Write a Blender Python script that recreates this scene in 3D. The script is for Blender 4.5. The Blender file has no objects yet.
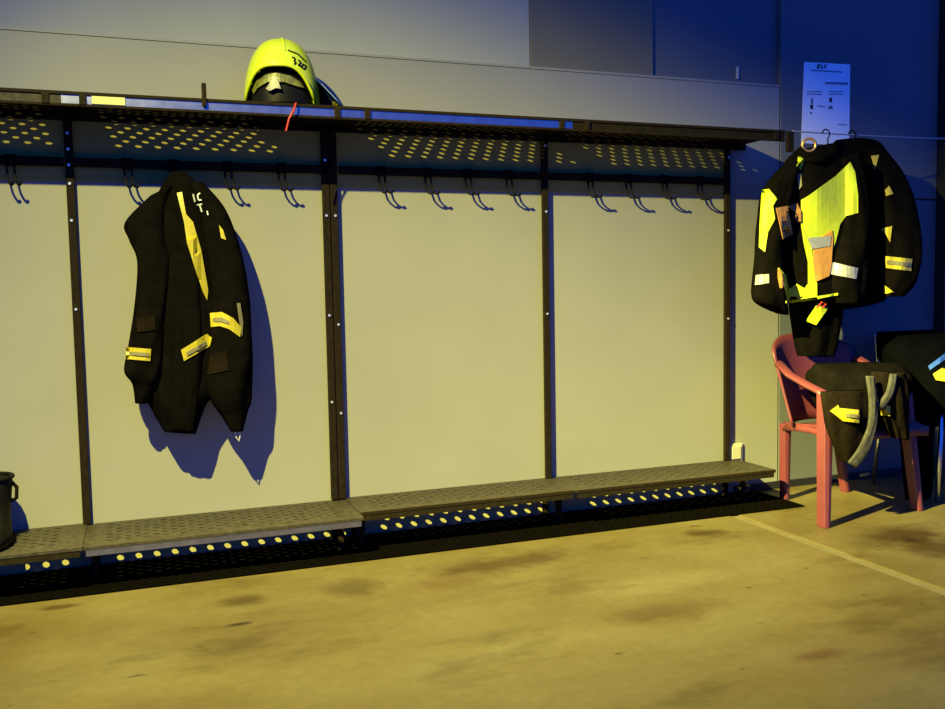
import bpy, bmesh, math, random
from mathutils import Vector, Matrix
from mathutils.bvhtree import BVHTree
random.seed(7)
S = bpy.context.scene
C = S.collection

# ------------------------------------------------------------------ camera
F = 900.0                                   # focal length in pixels of the 945x709 frame
YAW, PIT, ROL = .3552, .0708, -.0184
CAM = Vector((.2198, -3.8241, 1.0635))
fw = Vector((math.sin(YAW)*math.cos(PIT), math.cos(YAW)*math.cos(PIT), -math.sin(PIT)))
r0 = Vector((math.cos(YAW), -math.sin(YAW), 0)); u0 = r0.cross(fw)
rt = math.cos(ROL)*r0 + math.sin(ROL)*u0
up = -math.sin(ROL)*r0 + math.cos(ROL)*u0
cd = bpy.data.cameras.new('camera'); cam = bpy.data.objects.new('camera', cd); C.objects.link(cam)
cd.sensor_width = 36; cd.lens = F/945*36; cd.clip_start = .05
M3 = Matrix((rt, up, -fw)).transposed()
cam.matrix_world = Matrix.Translation(CAM) @ M3.to_4x4()
S.camera = cam

# ------------------------------------------------------------------ light
S.view_settings.view_transform = 'Standard'; S.view_settings.look = 'None'
S.view_settings.gamma = 1; S.view_settings.use_curve_mapping = False
S.view_settings.exposure = 0.0
W = bpy.data.worlds.new('world'); S.world = W; W.use_nodes = True
W.node_tree.nodes['Background'].inputs[0].default_value = (.010, .115, .98, 1)   # blue dusk daylight through the open bay doors
W.node_tree.nodes['Background'].inputs[1].default_value = 1.0
# asymmetric wall-washing floodlight: its lens throws more light far along the wall than near below it, and is shaded off high up
LAMP = Vector((-.45, -1.87, 2.95))
ld = bpy.data.lights.new('hall_floodlight', 'POINT'); lo = bpy.data.objects.new('hall_floodlight', ld); C.objects.link(lo)
lo.location = LAMP; ld.energy = 1700; ld.color = (1, .95, .22); ld.shadow_soft_size = .016
ld.use_nodes = True
def lens(nt):
    n, l = nt.nodes, nt.links; em = n['Emission']
    g = n.new('ShaderNodeNewGeometry')
    def math_(op, a, b=None, clamp=False):
        x = n.new('ShaderNodeMath'); x.operation = op; x.use_clamp = clamp
        for i, v in enumerate((a, b)):
            if v is None: continue
            if hasattr(v, 'is_linked'): l.new(v, x.inputs[i])
            else: x.inputs[i].default_value = v
        return x.outputs[0]
    sep = n.new('ShaderNodeSeparateXYZ'); l.new(g.outputs['Incoming'], sep.inputs[0])
    k = math_('MAXIMUM', math_('MAXIMUM', math_('DIVIDE', sep.outputs[1], -LAMP.y), math_('DIVIDE', sep.outputs[2], -LAMP.z*1.12)), .13)
    prof = math_('POWER', math_('DIVIDE', .30, k), 3.5)
    dt = n.new('ShaderNodeVectorMath'); dt.operation = 'DOT_PRODUCT'; l.new(g.outputs['Incoming'], dt.inputs[0]); dt.inputs[1].default_value = CUT_AXIS
    mr = n.new('ShaderNodeMapRange'); mr.interpolation_type = 'SMOOTHSTEP'; l.new(dt.outputs['Value'], mr.inputs[0])
    mr.inputs[1].default_value, mr.inputs[2].default_value = CUT
    l.new(math_('MULTIPLY', prof, mr.outputs[0]), em.inputs['Strength'])
CUT_AXIS = Vector((.40, .48, -.78)).normalized(); CUT = (.685, .985)
lens(ld.node_tree)

# ------------------------------------------------------------------ pixel helpers
def ray(x, y):
    return fw + rt*((x-472.5)/F) - up*((y-354.5)/F)
def onY(x, y, Y):
    d = ray(x, y); return CAM + d*((Y-CAM.y)/d.y)
def onZ(x, y, Z):
    d = ray(x, y); return CAM + d*((Z-CAM.z)/d.z)

# ------------------------------------------------------------------ materials
def mat(name, col, rough=.6, metal=0, noise=None, bump=0, scale=30, spec=.5, detail=4, k=.47):
    if metal < .5: col = tuple(c*k for c in col); noise = tuple(c*k for c in noise) if noise else None
    m = bpy.data.materials.new(name); m.use_nodes = True
    n = m.node_tree.nodes; l = m.node_tree.links; b = n['Principled BSDF']
    b.inputs['Base Color'].default_value = (*col, 1); b.inputs['Roughness'].default_value = rough
    b.inputs['Metallic'].default_value = metal; b.inputs['Specular IOR Level'].default_value = spec
    if noise or bump:
        tc = n.new('ShaderNodeTexCoord'); nz = n.new('ShaderNodeTexNoise')
        nz.inputs['Scale'].default_value = scale; nz.inputs['Detail'].default_value = detail
        l.new(tc.outputs['Object'], nz.inputs['Vector'])
        if noise:
            rp = n.new('ShaderNodeValToRGB'); rp.color_ramp.elements[0].position = .3; rp.color_ramp.elements[1].position = .7
            rp.color_ramp.elements[0].color = (*noise, 1); rp.color_ramp.elements[1].color = (*col, 1)
            l.new(nz.outputs['Fac'], rp.inputs['Fac']); l.new(rp.outputs['Color'], b.inputs['Base Color'])
        if bump:
            bp = n.new('ShaderNodeBump'); bp.inputs['Strength'].default_value = bump; bp.inputs['Distance'].default_value = .01
            l.new(nz.outputs['Fac'], bp.inputs['Height']); l.new(bp.outputs['Normal'], b.inputs['Normal'])
    return m
M = {}
M['wall'] = mat('cream_wall_paint', (.50, .47, .40), .55, 0, (.455, .435, .375), .05, 2.2)
M['upper'] = mat('grey_upper_wall', (.21, .22, .23), .7, 0, (.18, .19, .20), .05, 2)
M['upperleft'] = mat('pale_grey_upper_panel', (.58, .58, .50), .7, 0, (.53, .53, .46), .05, 2)
M['upperbrown'] = mat('brown_grey_upper_panel', (.27, .25, .17), .7, 0, (.23, .21, .14), .05, 2)
M['base'] = mat('dark_skirting', (.012, .012, .012), .6)
M['steel'] = mat('dark_rack_steel', (.020, .0135, .0075), .6, .0, (.034, .023, .013), .1, 60, .04)
M['lip'] = mat('galvanised_lip', (.42, .42, .42), .3, 1, (.32, .32, .33), .05, 25)
M['plank'] = mat('worn_plank_steel', (.082, .068, .052), .55, .0, (.042, .034, .026), .25, 45, .15)
M['shelf'] = mat('dark_shelf_steel', (.02, .015, .009), .6, .0, (.03, .023, .013), .1, 40, .03)
M['backshade'] = mat('back_shade_brown', (.29, .245, .07), .8, 0, (.25, .21, .06), .1, 20, 0, k=1)  # low-blue brown, picked so the shelf's shadow on it goes near black
M['kickshade'] = mat('kick_shade_brown', (.36, .32, .15), .8, 0, (.33, .29, .13), .1, 20, 0, k=1)  # low-blue brown, picked to darken the shade under the bench
M['bolt'] = mat('zinc_bolt', (.75, .74, .7), .3, .7)
M['rubber'] = mat('black_rubber', (.003, .0026, .0022), .9, 0, (.005, .004, .0035), .2, 80, 0)
M['hook'] = mat('black_hook_wire', (.008, .007, .006), .5, spec=.08)
M['black'] = mat('black_turnout_cloth', (.0055, .0046, .0040), .9, 0, (.009, .0074, .0062), .5, 22, 0)
M['brownblack'] = mat('brown_black_cloth', (.020, .014, .009), .9, 0, (.011, .008, .006), .5, 22, 0)
M['greycloth'] = mat('grey_lining_cloth', (.085, .08, .07), .85, 0, (.04, .036, .03), .3, 40, .3)
M['yellow'] = mat('yellow_reflective_tape', (.74, .60, .012), .45, 0, (.64, .50, .012), .05, 40)
M['neon'] = mat('neon_yellow_cloth', (.82, .95, .01), .6, 0, (.72, .84, .01), .2, 18)
M['trim'] = mat('tape_grey_stripe', (.30, .26, .12), .5)
M['silver'] = mat('silver_tape', (.62, .60, .58), .4, .1, (.48, .47, .46), .05, 60)
M['orange'] = mat('orange_panel', (.95, .42, .06), .65, 0, (.82, .36, .07), .1, 30)
M['tan'] = mat('tan_tag', (.62, .27, .04), .65, 0, (.42, .18, .03), .1, 50)
M['helmet'] = mat('helmet_neon_yellow', (.78, .92, .01), .28)
M['liner'] = mat('helmet_black', (.008, .007, .007), .5, spec=.1)
M['visor'] = mat('blue_neck_flap', (.015, .05, .30), .4)
M['gold'] = mat('amber_visor', (.30, .30, .02), .35, 0, (.10, .09, .02), .1, 40)
M['sticker'] = mat('pale_yellow_sticker', (.95, .90, .35), .4)
M['plate'] = mat('grey_badge', (.36, .34, .33), .5, 0, (.2, .19, .18), .1, 60)
M['red'] = mat('red_strap', (.62, .03, .02), .5)
M['white'] = mat('white_mark', (.85, .85, .82), .5)
M['paper'] = mat('white_paper', (.80, .82, .86), .7, k=1)
M['ink'] = mat('black_ink', (.02, .03, .06), .7)
M['greyink'] = mat('grey_ink', (.30, .36, .50), .7)
M['chair'] = mat('red_plastic', (.205, .036, .058), .5, 0, (.175, .03, .048), .03, 14)
M['chrome'] = mat('chrome_tube', (.6, .6, .6), .25, 1)
M['navy'] = mat('navy_cloth', (.0028, .0030, .0045), .9, 0, (.002, .0022, .003), .3, 30, 0)
M['bluebright'] = mat('bright_blue_cloth', (.03, .12, .65), .5)
M['socket'] = mat('cream_plate', (.80, .76, .55), .4)
M['bagblack'] = mat('black_leather', (.005, .0042, .0035), .6, 0, (.009, .0075, .006), .2, 30, .08)
M['cable'] = mat('pale_cable', (.55, .62, .70), .5)
M['brass'] = mat('brass_ring', (.72, .38, .10), .35, .8)
M['joint'] = mat('joint_filler', (.20, .155, .068), .8, 0, (.16, .12, .048), .2, 12)

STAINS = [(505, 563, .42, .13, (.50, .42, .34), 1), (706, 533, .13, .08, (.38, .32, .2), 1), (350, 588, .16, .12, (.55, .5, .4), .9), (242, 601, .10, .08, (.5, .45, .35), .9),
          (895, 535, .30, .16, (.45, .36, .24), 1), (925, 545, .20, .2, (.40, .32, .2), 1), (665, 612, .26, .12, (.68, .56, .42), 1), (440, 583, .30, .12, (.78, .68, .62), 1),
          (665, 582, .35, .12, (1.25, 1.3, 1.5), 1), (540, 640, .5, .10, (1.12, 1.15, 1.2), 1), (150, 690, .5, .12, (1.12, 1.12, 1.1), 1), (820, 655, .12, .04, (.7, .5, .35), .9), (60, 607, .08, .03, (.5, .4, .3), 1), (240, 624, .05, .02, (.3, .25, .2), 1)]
def floor_mat():
    m = bpy.data.materials.new('stained_concrete'); m.use_nodes = True
    n = m.node_tree.nodes; l = m.node_tree.links; b = n['Principled BSDF']
    tc = n.new('ShaderNodeTexCoord')
    def nz(sc, det, rough=.55, st=(1, 1, 1), off=(0, 0, 0)):
        mp = n.new('ShaderNodeMapping'); mp.inputs['Scale'].default_value = st; mp.inputs['Location'].default_value = off
        x = n.new('ShaderNodeTexNoise'); x.inputs['Scale'].default_value = sc; x.inputs['Detail'].default_value = det
        x.inputs['Roughness'].default_value = rough
        l.new(tc.outputs['Object'], mp.inputs['Vector']); l.new(mp.outputs[0], x.inputs['Vector']); return x
    def ramp(src, stops):
        r = n.new('ShaderNodeValToRGB'); e = r.color_ramp.elements
        e[0].position, e[0].color = stops[0][0], (*stops[0][1], 1); e[1].position, e[1].color = stops[-1][0], (*stops[-1][1], 1)
        for p_, c_ in stops[1:-1]:
            q = e.new(p_); q.color = (*c_, 1)
        l.new(src, r.inputs['Fac']); return r
    def mul(a, c, f):
        x = n.new('ShaderNodeMix'); x.data_type = 'RGBA'; x.blend_type = 'MULTIPLY'; x.inputs[0].default_value = f
        l.new(a, x.inputs[6]); l.new(c, x.inputs[7]); return x
    big = ramp(nz(1.1, 5, .6, (1, 1.6, 1)).outputs['Fac'], [(.30, (.066, .046, .016)), (.5, (.088, .066, .026)), (.7, (.104, .083, .038))])
    blot = ramp(nz(2.1, 4, .6, (.7, 1.7, 1), (3.3, 1.2, 0)).outputs['Fac'], [(.30, (.55, .50, .42)), (.44, (.95, .94, .9)), (.6, (1, 1, 1))])
    fine = ramp(nz(26, 6, .7).outputs['Fac'], [(.3, (.82, .8, .76)), (.62, (1, 1, 1))])
    spot = ramp(nz(9, 2, .5, (1, 2, 1), (7, 2, 0)).outputs['Fac'], [(.24, (.35, .3, .2)), (.30, (1, 1, 1))])
    x = mul(big.outputs[0], blot.outputs[0], .85); x = mul(x.outputs[2], fine.outputs[0], .8); x = mul(x.outputs[2], spot.outputs[0], .8)
    edge = nz(5, 5, .65)
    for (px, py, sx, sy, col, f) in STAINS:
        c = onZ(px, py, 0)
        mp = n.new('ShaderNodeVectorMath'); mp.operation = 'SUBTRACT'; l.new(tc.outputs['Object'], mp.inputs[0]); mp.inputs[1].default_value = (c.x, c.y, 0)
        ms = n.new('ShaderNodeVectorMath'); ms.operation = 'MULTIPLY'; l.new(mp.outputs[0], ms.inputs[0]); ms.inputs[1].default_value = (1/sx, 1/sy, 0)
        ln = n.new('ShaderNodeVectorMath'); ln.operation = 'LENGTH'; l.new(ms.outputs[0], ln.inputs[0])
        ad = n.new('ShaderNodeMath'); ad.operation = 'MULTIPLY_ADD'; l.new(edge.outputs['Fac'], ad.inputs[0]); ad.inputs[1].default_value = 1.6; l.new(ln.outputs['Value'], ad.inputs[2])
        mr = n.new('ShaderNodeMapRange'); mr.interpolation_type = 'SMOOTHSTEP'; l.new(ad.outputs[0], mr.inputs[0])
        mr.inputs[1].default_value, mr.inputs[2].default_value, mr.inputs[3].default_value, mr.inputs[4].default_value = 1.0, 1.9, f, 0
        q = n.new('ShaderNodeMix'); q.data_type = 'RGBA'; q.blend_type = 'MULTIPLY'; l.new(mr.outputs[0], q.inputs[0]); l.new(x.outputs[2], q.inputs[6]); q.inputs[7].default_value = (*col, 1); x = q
    l.new(x.outputs[2], b.inputs['Base Color'])
    rr = ramp(nz(1.6, 3).outputs['Fac'], [(.35, (.30,)*3), (.65, (.55,)*3)]); l.new(rr.outputs[0], b.inputs['Roughness'])
    bp = n.new('ShaderNodeBump'); bp.inputs['Strength'].default_value = .12; bp.inputs['Distance'].default_value = .006
    l.new(nz(18, 6).outputs['Fac'], bp.inputs['Height']); l.new(bp.outputs[0], b.inputs['Normal'])
    b.inputs['Specular IOR Level'].default_value = .35
    return m
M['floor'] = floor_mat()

# ------------------------------------------------------------------ mesh helpers
def tag(o, label=None, cat=None, group=None, kind=None):
    if label: o['label'] = label
    if cat: o['category'] = cat
    if group: o['group'] = group
    if kind: o['kind'] = kind
    return o
def par(o, p):
    if p is not None:
        o.parent = p
        o.matrix_parent_inverse = (Matrix.Translation(p['_loc']) if '_loc' in p else Matrix.Identity(4)).inverted()
    return o
def thing(name, loc, label, cat, group=None):
    e = bpy.data.objects.new(name, None); C.objects.link(e); e.location = loc; e['_loc'] = tuple(loc); e.empty_display_size = .1
    return tag(e, label, cat, group)
class MB:
    def __init__(s): s.v = []; s.f = []
    def box(s, a, b):
        (x0, y0, z0), (x1, y1, z1) = a, b; i = len(s.v)
        s.v += [(x0,y0,z0),(x1,y0,z0),(x1,y1,z0),(x0,y1,z0),(x0,y0,z1),(x1,y0,z1),(x1,y1,z1),(x0,y1,z1)]
        s.f += [tuple(i+k for k in q) for q in ((3,2,1,0),(4,5,6,7),(0,1,5,4),(1,2,6,5),(2,3,7,6),(3,0,4,7))]
        return s
    def tube(s, pts, r, seg=8, closed=False):
        pts = [Vector(p) for p in pts]; n = len(pts); rs = r if isinstance(r, (list, tuple)) else [r]*n
        i0 = len(s.v); prev = None
        for k, p in enumerate(pts):
            if closed: t = pts[(k+1) % n]-pts[k-1]
            else: t = pts[min(k+1, n-1)]-pts[max(k-1, 0)]
            t.normalize()
            a = prev if prev is not None else (Vector((0, 0, 1)) if abs(t.z) < .9 else Vector((1, 0, 0)))
            a = (a - t*a.dot(t)).normalized(); prev = a; b = t.cross(a)
            for j in range(seg):
                an = 2*math.pi*j/seg; s.v.append(tuple(p + (a*math.cos(an)+b*math.sin(an))*rs[k]))
        for k in range(n if closed else n-1):
            for j in range(seg):
                A = i0+k*seg; B = i0+((k+1) % n)*seg; j2 = (j+1) % seg
                s.f.append((A+j, A+j2, B+j2, B+j))
        if not closed:
            s.f.append(tuple(i0+j for j in range(seg))[::-1]); s.f.append(tuple(i0+(n-1)*seg+j for j in range(seg)))
        return s
    def grid(s, P):                       # P[i][j] -> open sheet
        i0 = len(s.v); n, m = len(P), len(P[0])
        for row in P: s.v += [tuple(q) for q in row]
        for i in range(n-1):
            for j in range(m-1):
                s.f.append((i0+i*m+j, i0+i*m+j+1, i0+(i+1)*m+j+1, i0+(i+1)*m+j))
        return s
    def build(s, name, m, parent=None, smooth=False, bevel=0, solid=0, sub=0):
        me = bpy.data.meshes.new(name); me.from_pydata(s.v, [], s.f); me.validate()
        bm = bmesh.new(); bm.from_mesh(me); bmesh.ops.recalc_face_normals(bm, faces=bm.faces); bm.to_mesh(me); bm.free()
        if m: me.materials.append(M[m])
        if smooth:
            for p in me.polygons: p.use_smooth = True
        o = bpy.data.objects.new(name, me); C.objects.link(o); par(o, parent)
        if solid:
            q = o.modifiers.new('solid', 'SOLIDIFY'); q.thickness = solid; q.offset = 0
        if sub:
            q = o.modifiers.new('sub', 'SUBSURF'); q.levels = sub; q.render_levels = sub
        if bevel:
            q = o.modifiers.new('bevel', 'BEVEL'); q.width = bevel; q.segments = 2; q.limit_method = 'ANGLE'
        return o
def box(name, a, b, m, parent=None, bevel=0): return MB().box(a, b).build(name, m, parent, bevel=bevel)
def struct(o): o['kind'] = 'structure'; return o

def perforated(mb, x0, x1, ylist, px, py, z, rx, ry, th, xm):
    """Flat sheet between x0 and x1 with staggered rows of real octagonal holes; ylist are row centres."""
    yb, yf = 0.0, None
    for k, y in enumerate(ylist):
        n = int((x1-x0-2*xm)/px) - (k % 2); w = n*px; xs = x0+(x1-x0-w)/2
        ya, yc = y+py/2, y-py/2
        for (a, b) in ((x0, xs), (xs+w, x1)): mb.box((a, yc, z-th), (b, ya, z))
        for q in range(n):
            cx = xs+(q+.5)*px
            out = [(cx+px/2, y), (cx+px/2, ya), (cx, ya), (cx-px/2, ya), (cx-px/2, y), (cx-px/2, yc), (cx, yc), (cx+px/2, yc)]
            inn = [(cx+rx*math.cos(t*math.pi/4), y+ry*math.sin(t*math.pi/4)) for t in range(8)]
            i = len(mb.v)
            for zz in (z, z-th):
                mb.v += [(p[0], p[1], zz) for p in out]+[(p[0], p[1], zz) for p in inn]
            for t in range(8):
                u = (t+1) % 8
                mb.f += [(i+t, i+u, i+8+u, i+8+t), (i+24+t, i+24+u, i+16+u, i+16+t), (i+8+t, i+8+u, i+24+u, i+24+t)]

# cloth lofts: sections given by the left and right outline, the depth plane and half thickness
def cr(a, b, c, d, t):
    return .5*((2*b)+(c-a)*t+(2*a-5*b+4*c-d)*t*t+(3*b-a-3*c+d)*t**3)
def loft(name, keys, m, parent, seg=30, sub=7, wr=.055, seed=1, pw=.85):
    rnd = random.Random(seed)
    ks = []
    for (L, R, Y, b) in keys:
        l, r = onY(*L, Y), onY(*R, Y); ks.append(((l+r)/2, (r-l)/2, b))
    waves = [(rnd.choice((2, 3, 4, 5, 6, 7, 9)), rnd.uniform(-2.2, 2.2), rnd.uniform(0, 6.28), rnd.uniform(.4, 1)) for _ in range(9)]
    mb = MB(); rings = 0; n = len(ks)
    for k in range(n-1):
        A, B, D, E = ks[max(k-1, 0)], ks[k], ks[k+1], ks[min(k+2, n-1)]
        for s in range(sub + (1 if k == n-2 else 0)):
            t = s/sub; c, h = cr(A[0], B[0], D[0], E[0], t), cr(A[1], B[1], D[1], E[1], t); b = cr(A[2], B[2], D[2], E[2], t)
            T = k+t
            for j in range(seg):
                an = 2*math.pi*j/seg; ca, sa = math.cos(an), math.sin(an)
                g = 1+sum(wr*w[3]*math.sin(w[0]*an+w[1]*T*1.6+w[2]) for w in waves)/2.6
                q = c+h*(math.copysign(abs(ca)**pw, ca))*(1+(g-1)*.5)+Vector((0, -1, 0))*b*math.copysign(abs(sa)**pw, sa)*(1+(g-1)*2.2)
                if q.y > -.004: q.y = -.004
                mb.v.append(tuple(q))
            rings += 1
    for k in range(rings-1):
        for j in range(seg):
            j2 = (j+1) % seg; mb.f.append((k*seg+j, k*seg+j2, (k+1)*seg+j2, (k+1)*seg+j))
    mb.f.append(tuple(range(seg))[::-1]); mb.f.append(tuple((rings-1)*seg+j for j in range(seg)))
    return mb.build(name, m, parent, smooth=True)
def bvh(objs):
    v, f = [], []
    for o in objs:
        i = len(v); v += [p.co.copy() for p in o.data.vertices]; f += [tuple(i+k for k in p.vertices) for p in o.data.polygons]
    return BVHTree.FromPolygons(v, f)
def decal(name, poly, tree, m, parent, off=.004, step=4.0, th=.003):
    """A thin patch sewn on a surface: the outline is laid on the surface it touches."""
    bm = bmesh.new(); bm.faces.new([bm.verts.new((x, y, 0)) for x, y in poly])
    xs = [p[0] for p in poly]; ys = [p[1] for p in poly]
    for lo_, hi_, ax in ((min(xs), max(xs), (1, 0, 0)), (min(ys), max(ys), (0, 1, 0))):
        t = lo_+step
        while t < hi_-.3:
            bmesh.ops.bisect_plane(bm, geom=bm.verts[:]+bm.edges[:]+bm.faces[:], plane_co=(t, t, 0), plane_no=ax); t += step
    vs = list(bm.verts); hits = [tree.ray_cast(CAM, ray(v.co.x, v.co.y).normalized())[0] for v in vs]
    ok = [h for h in hits if h is not None]
    if not ok: bm.free(); return None
    my = sum(h.y for h in ok)/len(ok)
    res = []
    for v, h in zip(vs, hits):
        d = ray(v.co.x, v.co.y)
        if h is None or abs(h.y-my) > .12:
            near = min(ok, key=lambda q: (q-(CAM+d*((my-CAM.y)/d.y))).length); h = CAM+d*((near.y-CAM.y)/d.y)
        res.append((v, h-d.normalized()*off))
    for v, q in res: v.co = q
    me = bpy.data.meshes.new(name); bm.to_mesh(me); bm.free(); me.materials.append(M[m])
    o = bpy.data.objects.new(name, me); C.objects.link(o); par(o, parent)
    q = o.modifiers.new('solid', 'SOLIDIFY'); q.thickness = th; q.offset = 0
    return o
def stroke(a, b, w):
    d = Vector((b[0]-a[0], b[1]-a[1])); d.normalize(); n = Vector((-d.y, d.x))*w/2
    return [(a[0]+n.x, a[1]+n.y), (b[0]+n.x, b[1]+n.y), (b[0]-n.x, b[1]-n.y), (a[0]-n.x, a[1]-n.y)]

# ------------------------------------------------------------------ the setting
JX = 2.78
fl = struct(box('floor', (-6, -9, -.12), (9, .3, -.022), 'joint'))
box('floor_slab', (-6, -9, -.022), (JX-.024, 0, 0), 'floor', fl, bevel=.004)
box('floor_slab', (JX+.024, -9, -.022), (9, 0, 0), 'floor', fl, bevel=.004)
box('joint_filler_strip', (JX-.023, -9, -.022), (JX+.023, 0, -.004), 'joint', fl)
wb = struct(box('wall_back', (-6, .03, 0), (9, .25, 4.2), 'upper'))
box('wall_panel', (-6, 0, 0), (3.335, .03, 2.072), 'wall', wb, bevel=.003)
box('wall_panel', (3.341, 0, 0), (4.40, .03, 1.515), 'upper', wb, bevel=.003)
box('wall_panel', (3.341, 0, 1.523), (4.40, .03, 2.9), 'upper', wb, bevel=.003)
box('wall_panel', (-6, .014, 2.08), (1.95, .03, 4.2), 'upperleft', wb, bevel=.003)
box('wall_panel', (1.952, .014, 2.08), (2.60, .03, 4.2), 'upperbrown', wb, bevel=.003)
bb = struct(box('baseboard_back', (3.06, -.012, 0), (4.40, 0, .038), 'base', None, bevel=.002))
struct(box('trim_1', (4.405, -.06, 0), (4.62, .03, 3.6), 'base', None, bevel=.004))
struct(box('trim_2', (-6, -.004, 2.068), (3.335, .03, 2.078), 'wall'))

# ------------------------------------------------------------------ rack with perforated shelf, posts, hooks and bench
rack = thing('gear_rack', (1.1, -.16, 0), 'long dark steel gear rack with perforated shelf, hooks and low bench against cream wall', 'rack')
ZS, ZB = 1.79, .175
def post(x, w):
    p = box('post', (x-w/2, -.030, ZB+.001), (x+w/2, -.012, ZS-.04), 'steel', rack, bevel=.003)
    return p
posts = [post(-1.0, .03), post(0, .03), post(.984, .03), post(1.018, .03), post(2.0, .03), post(3.0, .03)]
def bolts(p, x, zs):
    for z in zs:
        mb = MB(); mb.tube([(x, -.031, z), (x, -.036, z)], .0055, 8); mb.build('bolt', 'bolt', p)
bolts(posts[1], -.002, (1.69, 1.63, 1.57, 1.50, 1.36, 1.02)); bolts(posts[2], .982, (1.62, 1.39, .97, .6)); bolts(posts[3], 1.02, (1.39, .93, .55))
bolts(posts[4], 2.0, (1.72, 1.42, .95)); bolts(posts[5], 3.0, (1.70, 1.34, .9))
bays = [(-1.0, 0.0, -.31, -.37), (0.0, 1.032, -.31, -.355), (1.032, 2.0, -.31, -.298), (2.0, 3.075, -.31, -.308)]
for bi, (x0, x1, ys, yb) in enumerate(bays):
    e = x1+.04 if bi == 3 else x1
    mb = MB(); rows = [-.04-.0235*k for k in range(7)]
    z = ZS-.016
    pe = 2.94 if bi == 3 else e
    if bi == 3: mb.box((pe, rows[-1]-.0235/2, z-.003), (e, rows[0]+.0235/2, z))
    perforated(mb, x0, pe, rows, .066, .0235, z, .0125, .0080, .003, .055)
    mb.box((x0, rows[0]+.0235/2, z-.003), (e, -.004, z)); mb.box((x0, ys+.004, z-.003), (e, rows[-1]-.0235/2, z))
    sp = mb.build('shelf_plank', 'shelf', rack)
    mb = MB(); mb.box((x0, ys-.004, ZS-.012), (e, ys+.012, ZS)); mb.box((x0, ys-.002, ZS-.052), (e, ys+.012, ZS-.042))
    mb.box((x0, -.018, ZS-.05), (e, -.010, ZS-.0165)); mb.build('shelf_edge', 'steel', sp, bevel=.002)
    m = ('plank', 'lip', 'lip', 'shelf')[bi]
    box('shelf_channel', (x0, ys+.002, ZS-.042), (e, ys+.008, ZS-.012), m, sp)
    for xx in (x0+.07, e-.05):
        box('joint_clip', (xx-.012, ys-.006, ZS-.046), (xx+.012, ys+.002, ZS-.010), 'steel', sp, bevel=.002)
    # bench
    e = x1
    mb = MB(); rows = [-.050-.0245*k for k in range(int((-yb-.050-.03)/.0245))]
    zz = ZB-(.005 if bi == 1 else 0)
    perforated(mb, x0, e, rows, .066, .0245, zz, .0130, .0085, .004, .05)
    mb.box((x0, rows[0]+.0245/2, zz-.004), (e, -.004, zz)); mb.box((x0, yb+.003, zz-.004), (e, rows[-1]-.0245/2, zz))
    bp_ = mb.build('bench_plank', 'plank', rack)
    mb = MB(); mb.box((x0, yb, zz-.014), (e, yb+.006, zz+.001)); mb.build('bench_nosing', 'steel' if bi > 1 else 'plank', bp_, bevel=.002)
    box('bench_lip', (x0+.01, yb+.002, zz-.036), (e-.01, yb+.008, zz-.014), 'lip' if bi == 1 else 'shelf', bp_)
    box('shade_back_board', (x0+.004, -.009, 1.512), (x1-(.075 if bi == 3 else .004), -.001, ZS-.02), 'backshade', rack, bevel=.002)  # guessed board, added so the wall shaded by the shelf reads almost black
    if bi: box('hook_rail', (x0+.01, -.03, 1.565), ((2.99 if bi == 3 else x1-.02), -.018, 1.600), 'steel', rack, bevel=.002)
    else: box('hook_rail', (x0+.03, -.03, 1.565), (x1-.02, -.018, 1.600), 'steel', rack, bevel=.002)
box('shade_kick_board', (-1.0, -.006, .012), (3.03, -.001, ZB-.02), 'kickshade', rack)  # added board: its colour deepens the bench's shade on the wall
box('sticker', (.100, -.3135, ZS-.040), (.21, -.3085, ZS-.013), 'sticker', rack)
for x in (-.97, .03, .97, 1.06, 1.97, 2.97):
    for y in (-.05, -.19):
        box('bench_leg', (x-.012, y-.012, 0), (x+.012, y+.012, ZB-.018), 'steel', rack, bevel=.002)
# hooks
def hook_mesh():
    mb = MB(); mb.box((-.020, -.004, -.022), (.020, 0, .022))
    for s, k in ((-.013, 0), (.013, 1)):
        pts = [(s, -.006, .018), (s, -.009, -.03), (s+.002, -.011, -.062), (s+.006, -.015, -.082), (s+.012, -.024, -.093), (s+.019, -.038, -.096), (s+.023, -.046, -.090)]
        mb.tube(pts, .0042, 7)
        mb.tube([(s+.022, -.044, -.092), (s+.024, -.049, -.086)], .006, 7)
    return mb
h0 = hook_mesh().build('hook', 'hook', None, smooth=True)
hx = [-.79, -.59, -.39, -.19, .22, .391, .599, .812, 1.237, 1.444, 1.631, 1.828, 2.239, 2.442, 2.641, 2.84]
for k, x in enumerate(hx):
    h = h0
    if k: h = h0.copy(); C.objects.link(h)
    h.location = (x-.012, -.030, 1.582); par(h, rack)
box('peg', (.475, -.325, ZS-.03), (.492, -.312, ZS+.055), 'steel', rack, bevel=.005)

# ------------------------------------------------------------------ perforated mat on the floor under the bench
mb = MB(); rows = [-.045-.024*k for k in range(14)]
perforated(mb, -1.02, 3.18, rows, .037, .024, .007, .0105, .0072, .006, .02)
mb.box((-1.02, -.033, .001), (3.18, -.02, .007)); mb.box((-1.02, -.385, .001), (3.18, rows[-1]-.012, .007))
tag(mb.build('floor_mat', 'rubber'), 'long black perforated rubber mat on concrete floor under the low bench', 'mat')

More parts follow.
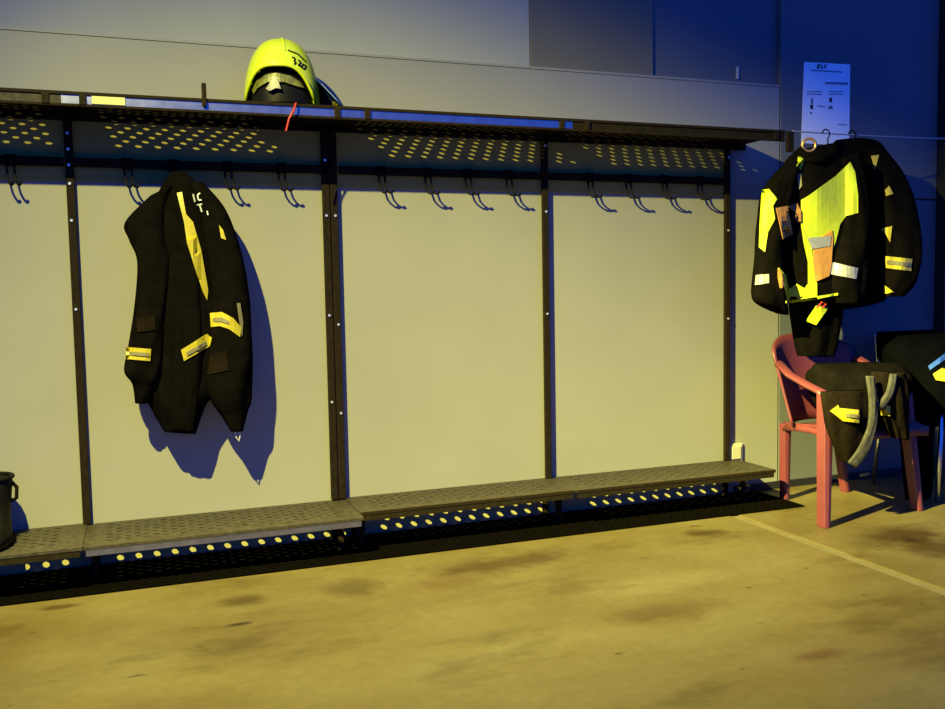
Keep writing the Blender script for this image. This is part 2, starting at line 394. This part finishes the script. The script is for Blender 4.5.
# ------------------------------------------------------------------ jacket on the rack
jk = thing('turnout_jacket', (.41, -.10, .53), 'black firefighter jacket with yellow bands hanging from a rack hook', 'jacket')
b1 = loft('body', [((171,172),(185,172),-.085,.018), ((160,188),(199,186),-.085,.045), ((150,212),(210,205),-.09,.062), ((144,258),(222,250),-.095,.075),
    ((140,310),(228,308),-.095,.082), ((138,350),(228,350),-.095,.082), ((140,384),(222,386),-.095,.08), ((152,410),(207,404),-.10,.066), ((164,431),(196,433),-.10,.045)], 'black', jk, seed=3)
s1 = loft('sleeve', [((150,196),(172,186),-.12,.03), ((125,222),(166,205),-.125,.05), ((129,240),(167,240),-.135,.055), ((137,262),(170,262),-.145,.055), ((134,308),(167,310),-.15,.055),
    ((128,348),(163,350),-.15,.055), ((124,371),(160,374),-.15,.055), ((132,384),(158,388),-.14,.042), ((135,403),(149,403),-.13,.03)], 'black', jk, seed=5)
s2 = loft('sleeve', [((190,184),(202,182),-.12,.03), ((198,214),(226,210),-.13,.048), ((207,256),(241,250),-.14,.055), ((212,300),(250,298),-.145,.058), ((209,335),(252,335),-.15,.06),
    ((207,366),(253,366),-.15,.06), ((208,394),(251,398),-.15,.052), ((222,418),(248,410),-.14,.04), ((230,431),(243,431),-.14,.026)], 'black', jk, seed=8)
loft('front_flap', [((178,240),(196,238),-.165,.014), ((176,300),(200,300),-.178,.016), ((174,350),(202,350),-.182,.016), ((172,400),(198,400),-.166,.016), ((172,430),(193,432),-.148,.012)], 'black', jk, seed=9)
T = bvh([b1, s1, s2] + [o for o in bpy.data.objects if o.name.startswith('front_flap')])
decal('reflective_stripe', [(177,193),(182,192),(186,214),(193,222),(201,250),(208,290),(207,300),(203,292),(195,268),(187,243),(184,222),(180,206)], T, 'yellow', jk)
decal('reflective_band', [(126,347),(151,349),(150,361),(126,359)], T, 'yellow', jk)
decal('band_stripe', [(129,351.5),(149,353),(149,356.5),(129,355)], T, 'trim', jk, .008)
decal('reflective_band', [(210,313),(222,312),(233,318),(241,327),(240,337),(229,329),(220,326),(211,327)], T, 'yellow', jk)
decal('band_stripe', [(212,318),(222,317.5),(229,321),(229,324),(221,321.5),(212,322)], T, 'trim', jk, .008)
decal('reflective_band', [(181,350),(207,334),(212,338),(210,346),(184,361)], T, 'yellow', jk)
decal('band_stripe', [(186,352.5),(206,341),(207,344.5),(187,356)], T, 'trim', jk, .008)
decal('reflective_patch', [(219,225),(223,230),(226,240),(221,238)], T, 'yellow', jk)
decal('zip_edge', [(237,303),(240,303),(243,322),(242,336),(239,318)], T, 'trim', jk)
decal('knee_patch', [(136,318),(154,316),(156,330),(138,332)], T, 'brownblack', jk)
decal('pocket_patch', [(210,356),(226,350),(229,370),(207,375)], T, 'brownblack', jk)
for a, b in [((193,194),(195,202)), ((200,193),(197.5,195)), ((197.5,195),(198.5,200)), ((198.5,200),(201.5,200)), ((197,205),(202,204)), ((199.5,204.5),(202,212)), ((207,211),(208,215))]:
    decal('letter_stroke', stroke(a, b, 1.3), T, 'white', jk, .006, 3, .002)
mb = MB(); mb.tube([onY(235,429,-.15), onY(236,437,-.15), onY(239,441,-.15), onY(240,436,-.15), onY(239,430,-.15)], .0028, 6); mb.build('cuff_loop', 'white', jk)
mb = MB(); mb.tube([(.385, -.08, 1.545), (.388, -.095, 1.50), (.41, -.10, 1.475), (.425, -.092, 1.50), (.42, -.08, 1.545)], .004, 6); mb.build('hanging_loop', 'black', jk)

# ------------------------------------------------------------------ helmet on the shelf
hc = onY(282, 103, -.17); HX, HY, HZ = hc.x, -.17, ZS
hel = thing('firefighter_helmet', (HX, HY, HZ), 'neon yellow firefighter helmet with black face opening and blue neck flap on shelf', 'helmet')
def dome(rx, ry, rz, keep, zc, nu=40, nv=18, mb=None):
    mb = mb or MB(); idx = {}
    def vid(i, j):
        if (i % nu, j) not in idx:
            th = 2*math.pi*(i % nu)/nu; ph = math.pi/2*j/nv
            bulge = 1+.05*math.cos(2*th)*math.cos(ph)
            idx[(i % nu, j)] = len(mb.v)
            mb.v.append((HX+rx*math.cos(ph)**.72*math.cos(th), HY-ry*bulge*math.cos(ph)**.72*math.sin(th), zc+rz*math.sin(ph)))
        return idx[(i % nu, j)]
    for i in range(nu):
        for j in range(nv):
            th = 2*math.pi*(i+.5)/nu; ph = math.pi/2*(j+.5)/nv
            if keep(math.sin(th), math.cos(th), ph/(math.pi/2)): 
                a = [vid(i, j), vid(i+1, j), vid(i+1, j+1), vid(i, j+1)]
                mb.f.append(tuple(dict.fromkeys(a)))
    return mb
HR = math.radians(-17)               # the helmet is turned a little
def keep(front, side, v):               # the face opening is cut out of the front
    f2 = front*math.cos(HR)+side*math.sin(HR); s2 = side*math.cos(HR)-front*math.sin(HR)
    if f2 < .10: return True
    lim = .34*max(0, 1-(s2/.93)**4)
    return v > lim
dome(.143, .165, .262, keep, HZ+.004).build('shell', 'helmet', hel, smooth=True, solid=.008, sub=1)
dome(.126, .145, .205, lambda f, s, v: True, HZ+.006).build('liner', 'liner', hel, smooth=True)
mb = MB()                                # raised ridge over the crown
cr_pts = []
for k in range(15):
    ph = math.radians(48+k*8); cr_pts.append((HX, HY-.163*math.copysign(abs(math.cos(ph))**.72, math.cos(ph)), HZ+.004+.264*math.sin(ph)))
mb.tube(cr_pts, [.003+.005*math.sin(math.pi*k/14) for k in range(15)], 8); mb.build('crest', 'helmet', hel, smooth=True)
mb = MB()                                # brim rim round the opening
rim = []
for k in range(21):
    s = -.93+1.86*k/20; th = math.acos(max(-1, min(1, s)))-HR; v = .34*max(0, 1-(s/.93)**4)
    ph = math.pi/2*v; rim.append((HX+.147*math.cos(ph)**.72*math.cos(th), HY-.170*math.cos(ph)**.72*math.sin(th), HZ+.004+.266*math.sin(ph)))
mb.tube(rim, .006, 8); mb.build('brim', 'helmet', hel, smooth=True)
TH = bvh([o for o in bpy.data.objects if o.parent == hel and o.type == 'MESH' and o.name.startswith(('shell', 'liner'))])
decal('inner_visor', [(252,90),(257,81),(266,75),(276,73),(290,76),(300,82),(304,88),(296,86),(284,82),(268,82),(258,88),(254,94)], TH, 'gold', hel, .012, 4, .004)
decal('front_plate', [(273,78),(277,77),(281,89),(276,88),(270,91),(266,89)], TH, 'plate', hel, .022, 4, .004)
for a, b in [((292,57),(295,58)),((295,58),(294,61)),((294,61),(296,62)),((296,62),(294,64)), ((298,60),(301,62)),((301,62),(298,65)),((298,65),(301,66)), ((303,64),(301,67)),((301,67),(304,69)),((304,69),(306,66)),((306,66),(303,64)), ((288,50),(298,54)),((298,54),(306,62))]:
    decal('number_stroke', stroke(a, b, 1.0), TH, 'liner', hel, .009, 3, .002)
mb = MB(); P = []                        # blue neck flap behind the right side
for k in range(10):
    u = k/9; row = []
    for j in range(5):
        w = j/4; th = math.radians(28-100*u); R = 1+.72*w*(1-.35*u)
        row.append((HX+.142*R*math.cos(th), HY-.155*R*math.sin(th), HZ+.115-.112*w))
    P.append(row)
mb.grid(P); mb.build('neck_flap', 'visor', hel, smooth=True, solid=.006)
decal('clip', [(318,91),(324,90),(324,98),(319,100)], BVHTree.FromPolygons([Vector(v) for v in mb.v], mb.f), 'yellow', hel, .006, 4, .004)
decal('clip', [(333,101),(337,99),(339,103),(337,110),(333,111)], BVHTree.FromPolygons([Vector(v) for v in mb.v], mb.f), 'yellow', hel, .006, 4, .004)
mb = MB(); mb.tube([onY(296,103,-.325), onY(294,110,-.33), onY(289,119,-.33), onY(286,131,-.33)], .004, 6); mb.build('chin_strap', 'red', hel)

# ------------------------------------------------------------------ paper notice, socket, marks on the wall
pp = thing('wall_notice', (3.63, -.004, 1.84), 'white printed notice sheet taped on dark wall above the hanging coats', 'notice')
def quadY(px, Y):
    return [onY(x, y, Y) for x, y in px]
def sheet(name, px, Y, m, parent, th=.0015):
    q = quadY(px, Y); mb = MB(); n = len(q)
    mb.v = [tuple(p) for p in q]+[(p.x, p.y-th, p.z) for p in q]
    mb.f = [tuple(range(n)), tuple(range(2*n-1, n-1, -1))]+[(i, (i+1) % n, n+(i+1) % n, n+i) for i in range(n)]
    return mb.build(name, m, parent)
sheet('paper', [(804,62),(850,64.5),(849,146),(801,143)], -.001, 'paper', pp)
ink = lambda pts, m='ink': sheet('print', pts, -.003, m, pp, .0006)
for a, b in [((818,64.5),(817,68)),((818,64.5),(820.5,64.6)),((817.5,66.2),(820,66.3)),((817,68),(819.5,68)), ((822,64.7),(821,68)),((821,68),(823,68)), ((827,65.2),(825,65)),((825,65),(824,67)),((824,67),(826.5,68))]:
    ink(stroke(a, b, 1.2))
ink([(811,69.5),(842,71.5),(842,72.7),(811,70.8)], 'greyink'); ink([(825,82),(848,82.5),(848,85),(825,84)], 'greyink')
for y in (91, 93.5): ink([(807,y),(822,y+.3),(822,y+1.2),(807,y+.9)], 'greyink'); ink([(829,y),(843,y+.3),(843,y+1.2),(829,y+.9)], 'greyink')
ink([(829,98),(832,97.5),(832,102),(829.5,102.5)]); ink([(828.5,106),(832,105.5),(833,109),(828,109)], 'greyink')
ink([(811,98),(813,98),(813,104),(811,104)], 'greyink'); ink([(810,105),(813,104.5),(813,109),(810.5,109)]); ink([(817,105.5),(825,106),(825,107),(817,106.5)], 'greyink'); ink([(810,112),(812,112),(812,114),(810,114)], 'greyink')
ink([(838,124),(847,124.5),(847,125.5),(838,125)], 'greyink')
sk = thing('wall_socket', (3.07, -.02, .15), 'small cream socket plate low on wall beside the end post', 'socket')
box('plate', (3.02, -.014, .165), (3.105, -.0005, .258), 'socket', sk, bevel=.004); box('cover', (3.034, -.02, .178), (3.091, -.014, .245), 'socket', sk, bevel=.003)
tag(box('cable_clip', (3.09, .020, 2.10), (3.10, .03, 2.16), 'white'), 'small white upright clip on dark wall above the panel edge', 'clip')

# ------------------------------------------------------------------ rail bracket and cable for the coats
cb = thing('hanging_cable', (3.9, -.30, 1.79), 'thin pale cable stretched from the shelf end above the coats', 'cable')
A = Vector((3.165, -.30, ZS+.0)); Bp = onY(948, 136.3, -.20)
mb = MB(); mb.tube([A.lerp(Vector((4.40, Bp.y+.05, Bp.z)), k/12)+Vector((0, 0, -.006*math.sin(math.pi*k/12))) for k in range(13)], .0035, 6); mb.build('cable', 'cable', cb)
ar = thing('shelf_end_bracket', (3.13, -.30, 1.70), 'black steel bracket hanging from the outer end of shelf', 'bracket')
q = onY(790, 126, -.31)
box('plate', (q.x-.018, -.318, 1.69), (q.x+.018, -.300, ZS-.004), 'steel', ar, bevel=.003)
mb = MB(); mb.tube([(q.x+.005, -.309, 1.70), (q.x+.012, -.325, 1.685), (q.x+.03, -.332, 1.70)], .006, 7); mb.build('hook', 'hook', ar)

# ------------------------------------------------------------------ coats on the cable
def hanger(px, Y, parent):
    p = onY(px[0], px[1], Y); mb = MB()
    pts = [p+Vector((.022*math.cos(t), 0, .022*math.sin(t))) for t in [math.radians(a) for a in range(-60, 200, 26)]]
    mb.tube(pts[::-1]+[p+Vector((.012, 0, -.045)), p+Vector((.006, 0, -.09))], .0035, 6)
    mb.tube([p+Vector((-.19, 0, -.17)), p+Vector((-.05, 0, -.1)), p+Vector((.006, 0, -.085)), p+Vector((.06, 0, -.1)), p+Vector((.2, 0, -.17))], .005, 6)
    mb.build('hanger', 'hook', parent, smooth=True)
j1 = thing('hi_vis_jacket', (3.3, -.37, .98), 'neon yellow and black work jacket with orange panel and silver bands hanging open', 'jacket')
Y1 = -.37
a1 = loft('body', [((797,150),(838,142),Y1,.028), ((786,162),(856,153),Y1,.06), ((776,190),(862,182),Y1,.09), ((774,225),(864,222),Y1,.10), ((777,262),(862,262),Y1,.10), ((783,300),(856,296),Y1,.09)], 'black', j1, seed=11)
a2 = loft('sleeve', [((782,168),(800,160),Y1-.03,.04), ((764,192),(790,190),Y1-.05,.055), ((759,222),(783,226),Y1-.06,.055), ((757,254),(780,258),Y1-.06,.052), ((755,278),(782,282),Y1-.06,.052), ((755,300),(785,304),Y1-.06,.05), ((772,310),(786,315),Y1-.05,.04)], 'black', j1, seed=12)
a3 = loft('sleeve', [((836,160),(856,152),Y1-.04,.04), ((842,190),(864,188),Y1-.06,.05), ((840,225),(866,226),Y1-.07,.055), ((832,258),(866,258),Y1-.08,.055), ((829,284),(864,287),Y1-.08,.052), ((832,303),(860,305),Y1-.07,.045)], 'black', j1, seed=13)
a4 = loft('lining', [((790,292),(836,290),Y1+.03,.06), ((792,312),(840,310),Y1+.03,.065), ((796,335),(836,335),Y1+.04,.06), ((800,356),(832,356),Y1+.05,.05)], 'black', j1, seed=14)
a5 = MB()
cpts = [onY(x, y, Y1-d) for x, y, d in [(799,150,.02),(806,158,.06),(818,160,.075),(832,153,.06),(840,143,.02)]]
a5.tube(cpts, [.018, .022, .022, .022, .018], 8); a5.build('collar', 'black', j1, smooth=True)
T = bvh([a1, a2, a3, a4])
decal('neon_panel', [(850,162),(855,172),(858,195),(858,213),(846,216),(840,224),(836,240),(831,254),(826,270),(816,275),(813,258),(803,234),(801,222),(801,200),(808,196),(822,186),(836,176)], T, 'neon', j1)
decal('neon_panel', [(762,190),(769,189),(777,199),(773,206),(775,219),(768,232),(765,252),(759,247),(760,220)], T, 'neon', j1)
decal('orange_panel', [(814,250),(819,239),(832,230),(833,238),(831,268),(829,276),(815,282),(813,262)], T, 'orange', j1, .010)
decal('silver_band', [(808,238),(831,236),(830,246),(812,249)], T, 'silver', j1, .013)
decal('silver_band', [(831,262),(858,268),(856,279),(830,274)], T, 'silver', j1)
decal('silver_band', [(756,275),(769,274),(769,283),(755,285)], T, 'silver', j1)
decal('neon_panel', [(779,268),(786,275),(789,289),(797,284),(804,288),(800,299),(788,302),(785,290)], T, 'neon', j1, .008)
decal('neon_panel', [(801,224),(812,250),(814,270),(817,284),(817,296),(803,298),(800,294),(808,284),(808,262),(804,244)], T, 'neon', j1, .008)
decal('hem_piping', [(786,301),(800,299),(838,293),(838,295),(800,302),(786,303)], T, 'neon', j1, .010)
decal('orange_panel', [(778,268),(781,272),(785,288),(780,288),(778,278)], T, 'orange', j1, .012)
decal('neon_patch', [(798,157),(806,157),(801,170),(797,166)], T, 'neon', j1, .006)
decal('tag', [(776,208),(787,206),(793,234),(783,239)], T, 'tan', j1, .022, 5, .004)
decal('tag_fold', [(787,206),(797,203),(801,211),(801,222),(796,221),(795,212)], T, 'tan', j1, .016, 4, .004)
decal('tag', [(818,303),(828,308),(816,325),(806,321)], T, 'neon', j1, .022, 5, .004)
decal('zip_pull', [(797,175),(801,172),(802,186),(799,190)], T, 'trim', j1, .006)
mb = MB(); mb.tube([onY(817,308,Y1-.10), onY(822,302,Y1-.10), onY(826,304,Y1-.10), onY(822,308,Y1-.10)], .004, 6); mb.build('tag_cord', 'red', j1)
rc = onY(809, 145, Y1-.03)
mb = MB(); mb.tube([rc+Vector((.030*math.cos(t), -.01*math.cos(t), .030*math.sin(t))) for t in [2*math.pi*k/14 for k in range(14)]], .007, 7, closed=True); mb.build('hang_ring', 'brass', j1, smooth=True)
hanger((826, 134), -.315, j1)
j2 = thing('black_turnout_coat', (3.65, -.22, .98), 'black firefighter coat with small yellow patches hanging beside the neon jacket', 'jacket')
Y2 = -.215
c1 = loft('body', [((836,140),(862,138),Y2,.028), ((832,150),(882,146),Y2,.05), ((842,185),(895,180),Y2,.07), ((846,230),(898,230),Y2,.07), ((846,275),(896,275),Y2,.07), ((844,309),(880,301),Y2,.06)], 'black', j2, seed=21)
c2 = loft('sleeve', [((862,146),(884,152),Y2-.02,.045), ((872,172),(904,180),Y2-.10,.055), ((876,210),(914,213),Y2-.17,.06), ((880,250),(917,250),Y2-.19,.062), ((880,280),(914,281),Y2-.19,.06), ((880,297),(902,296),Y2-.18,.045)], 'black', j2, seed=22)
hanger((852, 135), -.255, j2)
T2 = bvh([c1, c2])
decal('reflective_patch', [(871,156),(879,155),(875,170)], T2, 'yellow', j2)
decal('reflective_patch', [(885,190),(889,186),(893,194),(886,196)], T2, 'yellow', j2)
decal('reflective_patch', [(880,229),(892,226),(890,242),(885,233)], T2, 'yellow', j2)
decal('reflective_band', [(885,256),(912,259),(911,271),(886,268)], T2, 'yellow', j2)
decal('band_stripe', [(887,260),(911,263),(911,266.5),(887,264)], T2, 'trim', j2, .008)
decal('reflective_patch', [(884,285),(894,292),(884,294)], T2, 'yellow', j2)

# ------------------------------------------------------------------ red plastic armchair
ch = thing('plastic_armchair', (3.35, -.46, 0), 'faded red plastic armchair with work clothes piled on it beside wall', 'chair')
CO = Vector((3.345, -.455, 0)); RZ = math.radians(4)
def cl(x, y, z):
    return Vector((CO.x+x*math.cos(RZ)-y*math.sin(RZ), CO.y+x*math.sin(RZ)+y*math.cos(RZ), z))
P = []                                  # seat, slightly dished
for i in range(11):
    v = i/10; y = -.25+.46*v; row = []
    for j in range(11):
        u = -1+2*j/10; w = .245-.07*v
        row.append(cl(u*w, y, .425-.035*v-.018*(1-u*u)-(.03*(1-v*8) if v < .125 else 0)))
    P.append(row)
MB().grid(P).build('seat', 'chair', ch, smooth=True, solid=.012)
P = []                                  # curved backrest
for i in range(11):
    v = i/10; row = []
    for j in range(15):
        u = -1+2*j/14; w = .225+.045*v
        top = .395+v*(.425-.075*abs(u)**3)
        row.append(cl(u*w, .215+.085*v-.12*abs(u)**2.4, top))
    P.append(row)
MB().grid(P).build('backrest', 'chair', ch, smooth=True, solid=.012)
def leg(top, bot, wt, wb, depth):
    mb = MB(); P = []
    for k in range(7):
        t = k/6; c = top.lerp(bot, t); w = wt+(wb-wt)*t
        ring = [c+Vector((-w/2, depth/2, 0)), c+Vector((-w*.42, -depth*.4, 0)), c+Vector((0, -depth/2, 0)), c+Vector((w*.42, -depth*.4, 0)), c+Vector((w/2, depth/2, 0))]
        P.append(ring+[ring[0]])
    mb.grid(P); n = len(P[0]); mb.f.append(tuple(range(5))); mb.f.append(tuple(6*n+k for k in range(5))[::-1])
    return mb.build('leg', 'chair', ch, smooth=False, bevel=.003)
leg(Vector((3.035, -.685, .585)), Vector((3.005, -.715, 0)), .062, .040, .05)
leg(Vector((3.535, -.63, .585)), Vector((3.605, -.655, 0)), .062, .034, .05)
leg(cl(-.165, .20, .388), Vector((3.198, -.225, 0)), .048, .034, .04)
leg(cl(.165, .20, .388), Vector((3.586, -.215, 0)), .048, .034, .04)
for s in (-1, 1):
    front = Vector((3.035, -.685, .59)) if s < 0 else Vector((3.535, -.63, .59))
    pts = [cl(s*.258, .15, .70), cl(s*.275, .06, .652), cl(s*.29, -.06, .618), front.lerp(cl(s*.29, -.06, .618), .35), front]
    P = []
    for k, p in enumerate(pts):
        P.append([p+Vector((d*.027, 0, -.012*abs(d))) for d in (-1, -.5, 0, .5, 1)])
    MB().grid(P).build('armrest', 'chair', ch, smooth=True, solid=.014)
    P = [[cl(s*(.172+.075*k/4), .20-.43*k/4, .40) for k in range(5)], [cl(s*(.182+.08*k/4), .20-.43*k/4, .355+.02*math.sin(math.pi*k/4)) for k in range(5)]]
    MB().grid(P).build('seat_rail', 'chair', ch, smooth=True, solid=.012)
P = [[cl(-.27+.54*k/8, -.245, .40) for k in range(9)], [cl(-.27+.54*k/8, -.240, .355+.012*math.sin(math.pi*k/8)) for k in range(9)]]
MB().grid(P).build('seat_apron', 'chair', ch, smooth=True, solid=.012)

# clothes piled on the chair
tr = thing('work_trousers', (3.4, -.5, .43), 'black turnout trousers with yellow bands and grey lining draped over red chair', 'trousers')
t1 = loft('seat_fold', [((816,364),(900,362),-.50,.05), ((813,374),(905,374),-.52,.14), ((814,392),(905,392),-.54,.16), ((822,408),(902,410),-.56,.15), ((828,420),(896,422),-.58,.10)], 'black', tr, seed=31, wr=.10)
t2 = loft('trouser_leg', [((822,392),(866,390),-.72,.03), ((824,410),(868,408),-.745,.035), ((828,428),(870,428),-.745,.035), ((834,446),(868,446),-.74,.035), ((842,462),(858,464),-.735,.025)], 'brownblack', tr, seed=32, wr=.10)
t3 = loft('trouser_leg', [((872,372),(904,372),-.71,.035), ((874,395),(906,395),-.73,.04), ((884,418),(906,418),-.73,.035), ((892,438),(908,440),-.73,.025)], 'brownblack', tr, seed=33, wr=.10)
loft('brace', [((866,376),(874,376),-.765,.010), ((869,400),(877,400),-.782,.010), ((868,425),(876,428),-.785,.010), ((858,448),(868,454),-.785,.010), ((848,462),(856,468),-.775,.010)], 'greycloth', tr, seed=34)
loft('brace', [((890,374),(897,374),-.755,.010), ((886,392),(893,394),-.775,.010), ((876,405),(884,410),-.775,.010)], 'greycloth', tr, seed=35)
T3 = bvh([t1, t2, t3])
decal('reflective_band', [(830,411),(838,405),(839,408),(859,410),(859,423),(843,421)], T3, 'yellow', tr, .012)
decal('reflective_band', [(872,404),(878,404),(878,415),(872,415)], T3, 'yellow', tr, .012)
decal('reflective_band', [(881,404),(890,406),(890,416),(881,415)], T3, 'yellow', tr, .012)
decal('band_stripe', [(846,413.5),(857,414.5),(857,418),(846,417)], T3, 'trim', tr, .016)

# ------------------------------------------------------------------ second chair with dark clothes, mostly out of frame
k2 = thing('tubular_chair', (4.02, -.42, 0), 'chrome tube chair standing beside the red chair, covered by dark clothes', 'chair')
def tub(name, pts, r=.011): MB().tube(pts, r, 8).build(name, 'chrome', k2, smooth=True)
tub('leg', [(3.80, -.585, 0), (3.835, -.565, .25), (3.85, -.555, .44)]); tub('leg', [(4.25, -.585, 0), (4.24, -.56, .44)])
tub('leg', [(3.83, -.15, 0), (3.85, -.19, .44), (3.85, -.13, .80)]); tub('leg', [(4.25, -.15, 0), (4.24, -.19, .44), (4.24, -.13, .80)])
MB().box((3.83, -.58, .43), (4.26, -.16, .465)).build('seat', 'navy', k2, bevel=.012)
MB().box((3.84, -.165, .58), (4.25, -.14, .81)).build('backrest', 'navy', k2, bevel=.01)
dc = thing('dark_coat_pile', (3.95, -.4, .47), 'dark navy coat heaped over chrome chair with bright blue and yellow trim', 'coat')
d1 = loft('coat', [((898,336),(958,332),-.36,.05), ((888,350),(965,346),-.38,.13), ((893,380),(968,380),-.40,.17), ((900,408),(968,410),-.42,.16), ((906,424),(966,424),-.42,.12)], 'navy', dc, seed=41, wr=.06)
d2 = loft('coat_tail', [((900,400),(930,400),-.50,.06), ((902,440),(930,440),-.50,.05), ((906,480),(930,480),-.49,.045), ((908,500),(928,498),-.48,.035)], 'navy', dc, seed=42, wr=.06)
T4 = bvh([d1, d2])
decal('blue_trim', [(928,366),(947,352),(950,356),(930,370)], T4, 'bluebright', dc, .006)
decal('yellow_trim', [(933,374),(942,368),(950,370),(948,382),(936,380)], T4, 'yellow', dc, .012)

# ------------------------------------------------------------------ black boot at the end of the bench
bt = thing('rubber_boot', (-.27, -.17, .175), 'black rubber fire boot with pull loop standing on the low bench', 'boot')
mb = MB(); bc = [(0, -.20, .178, .055, .13), (0, -.20, .215, .055, .135), (0, -.185, .25, .052, .11), (0, -.16, .285, .05, .075), (0, -.155, .33, .053, .068), (0, -.155, .38, .058, .07), (0, -.155, .415, .06, .072)]
for (x, y, z, rx, ry) in bc:
    for j in range(20):
        a = 2*math.pi*j/20; mb.v.append((-.30+rx*math.cos(a), y+ry*math.sin(a), z))
for k in range(len(bc)-1):
    for j in range(20): mb.f.append((k*20+j, k*20+(j+1) % 20, (k+1)*20+(j+1) % 20, (k+1)*20+j))
mb.f.append(tuple(range(20))[::-1]); mb.build('shaft', 'bagblack', bt, smooth=True, solid=.006)
mb = MB(); mb.tube([(-.30+.063*math.cos(a), -.155+.075*math.sin(a), .413) for a in [2*math.pi*k/20 for k in range(20)]], .008, 7, closed=True); mb.build('cuff', 'bagblack', bt, smooth=True)
mb = MB(); mb.tube([(-.30+.060*math.cos(a), -.20+.139*math.sin(a), .187) for a in [2*math.pi*k/24 for k in range(24)]], .008, 7, closed=True); mb.build('sole', 'rubber', bt, smooth=True)
mb = MB(); mb.tube([(-.248, -.155, .40), (-.225, -.155, .37), (-.228, -.155, .33), (-.25, -.155, .32)], .007, 7); mb.build('pull_loop', 'bagblack', bt, smooth=True)
for o in bpy.data.objects:
    if '_loc' in o: del o['_loc']
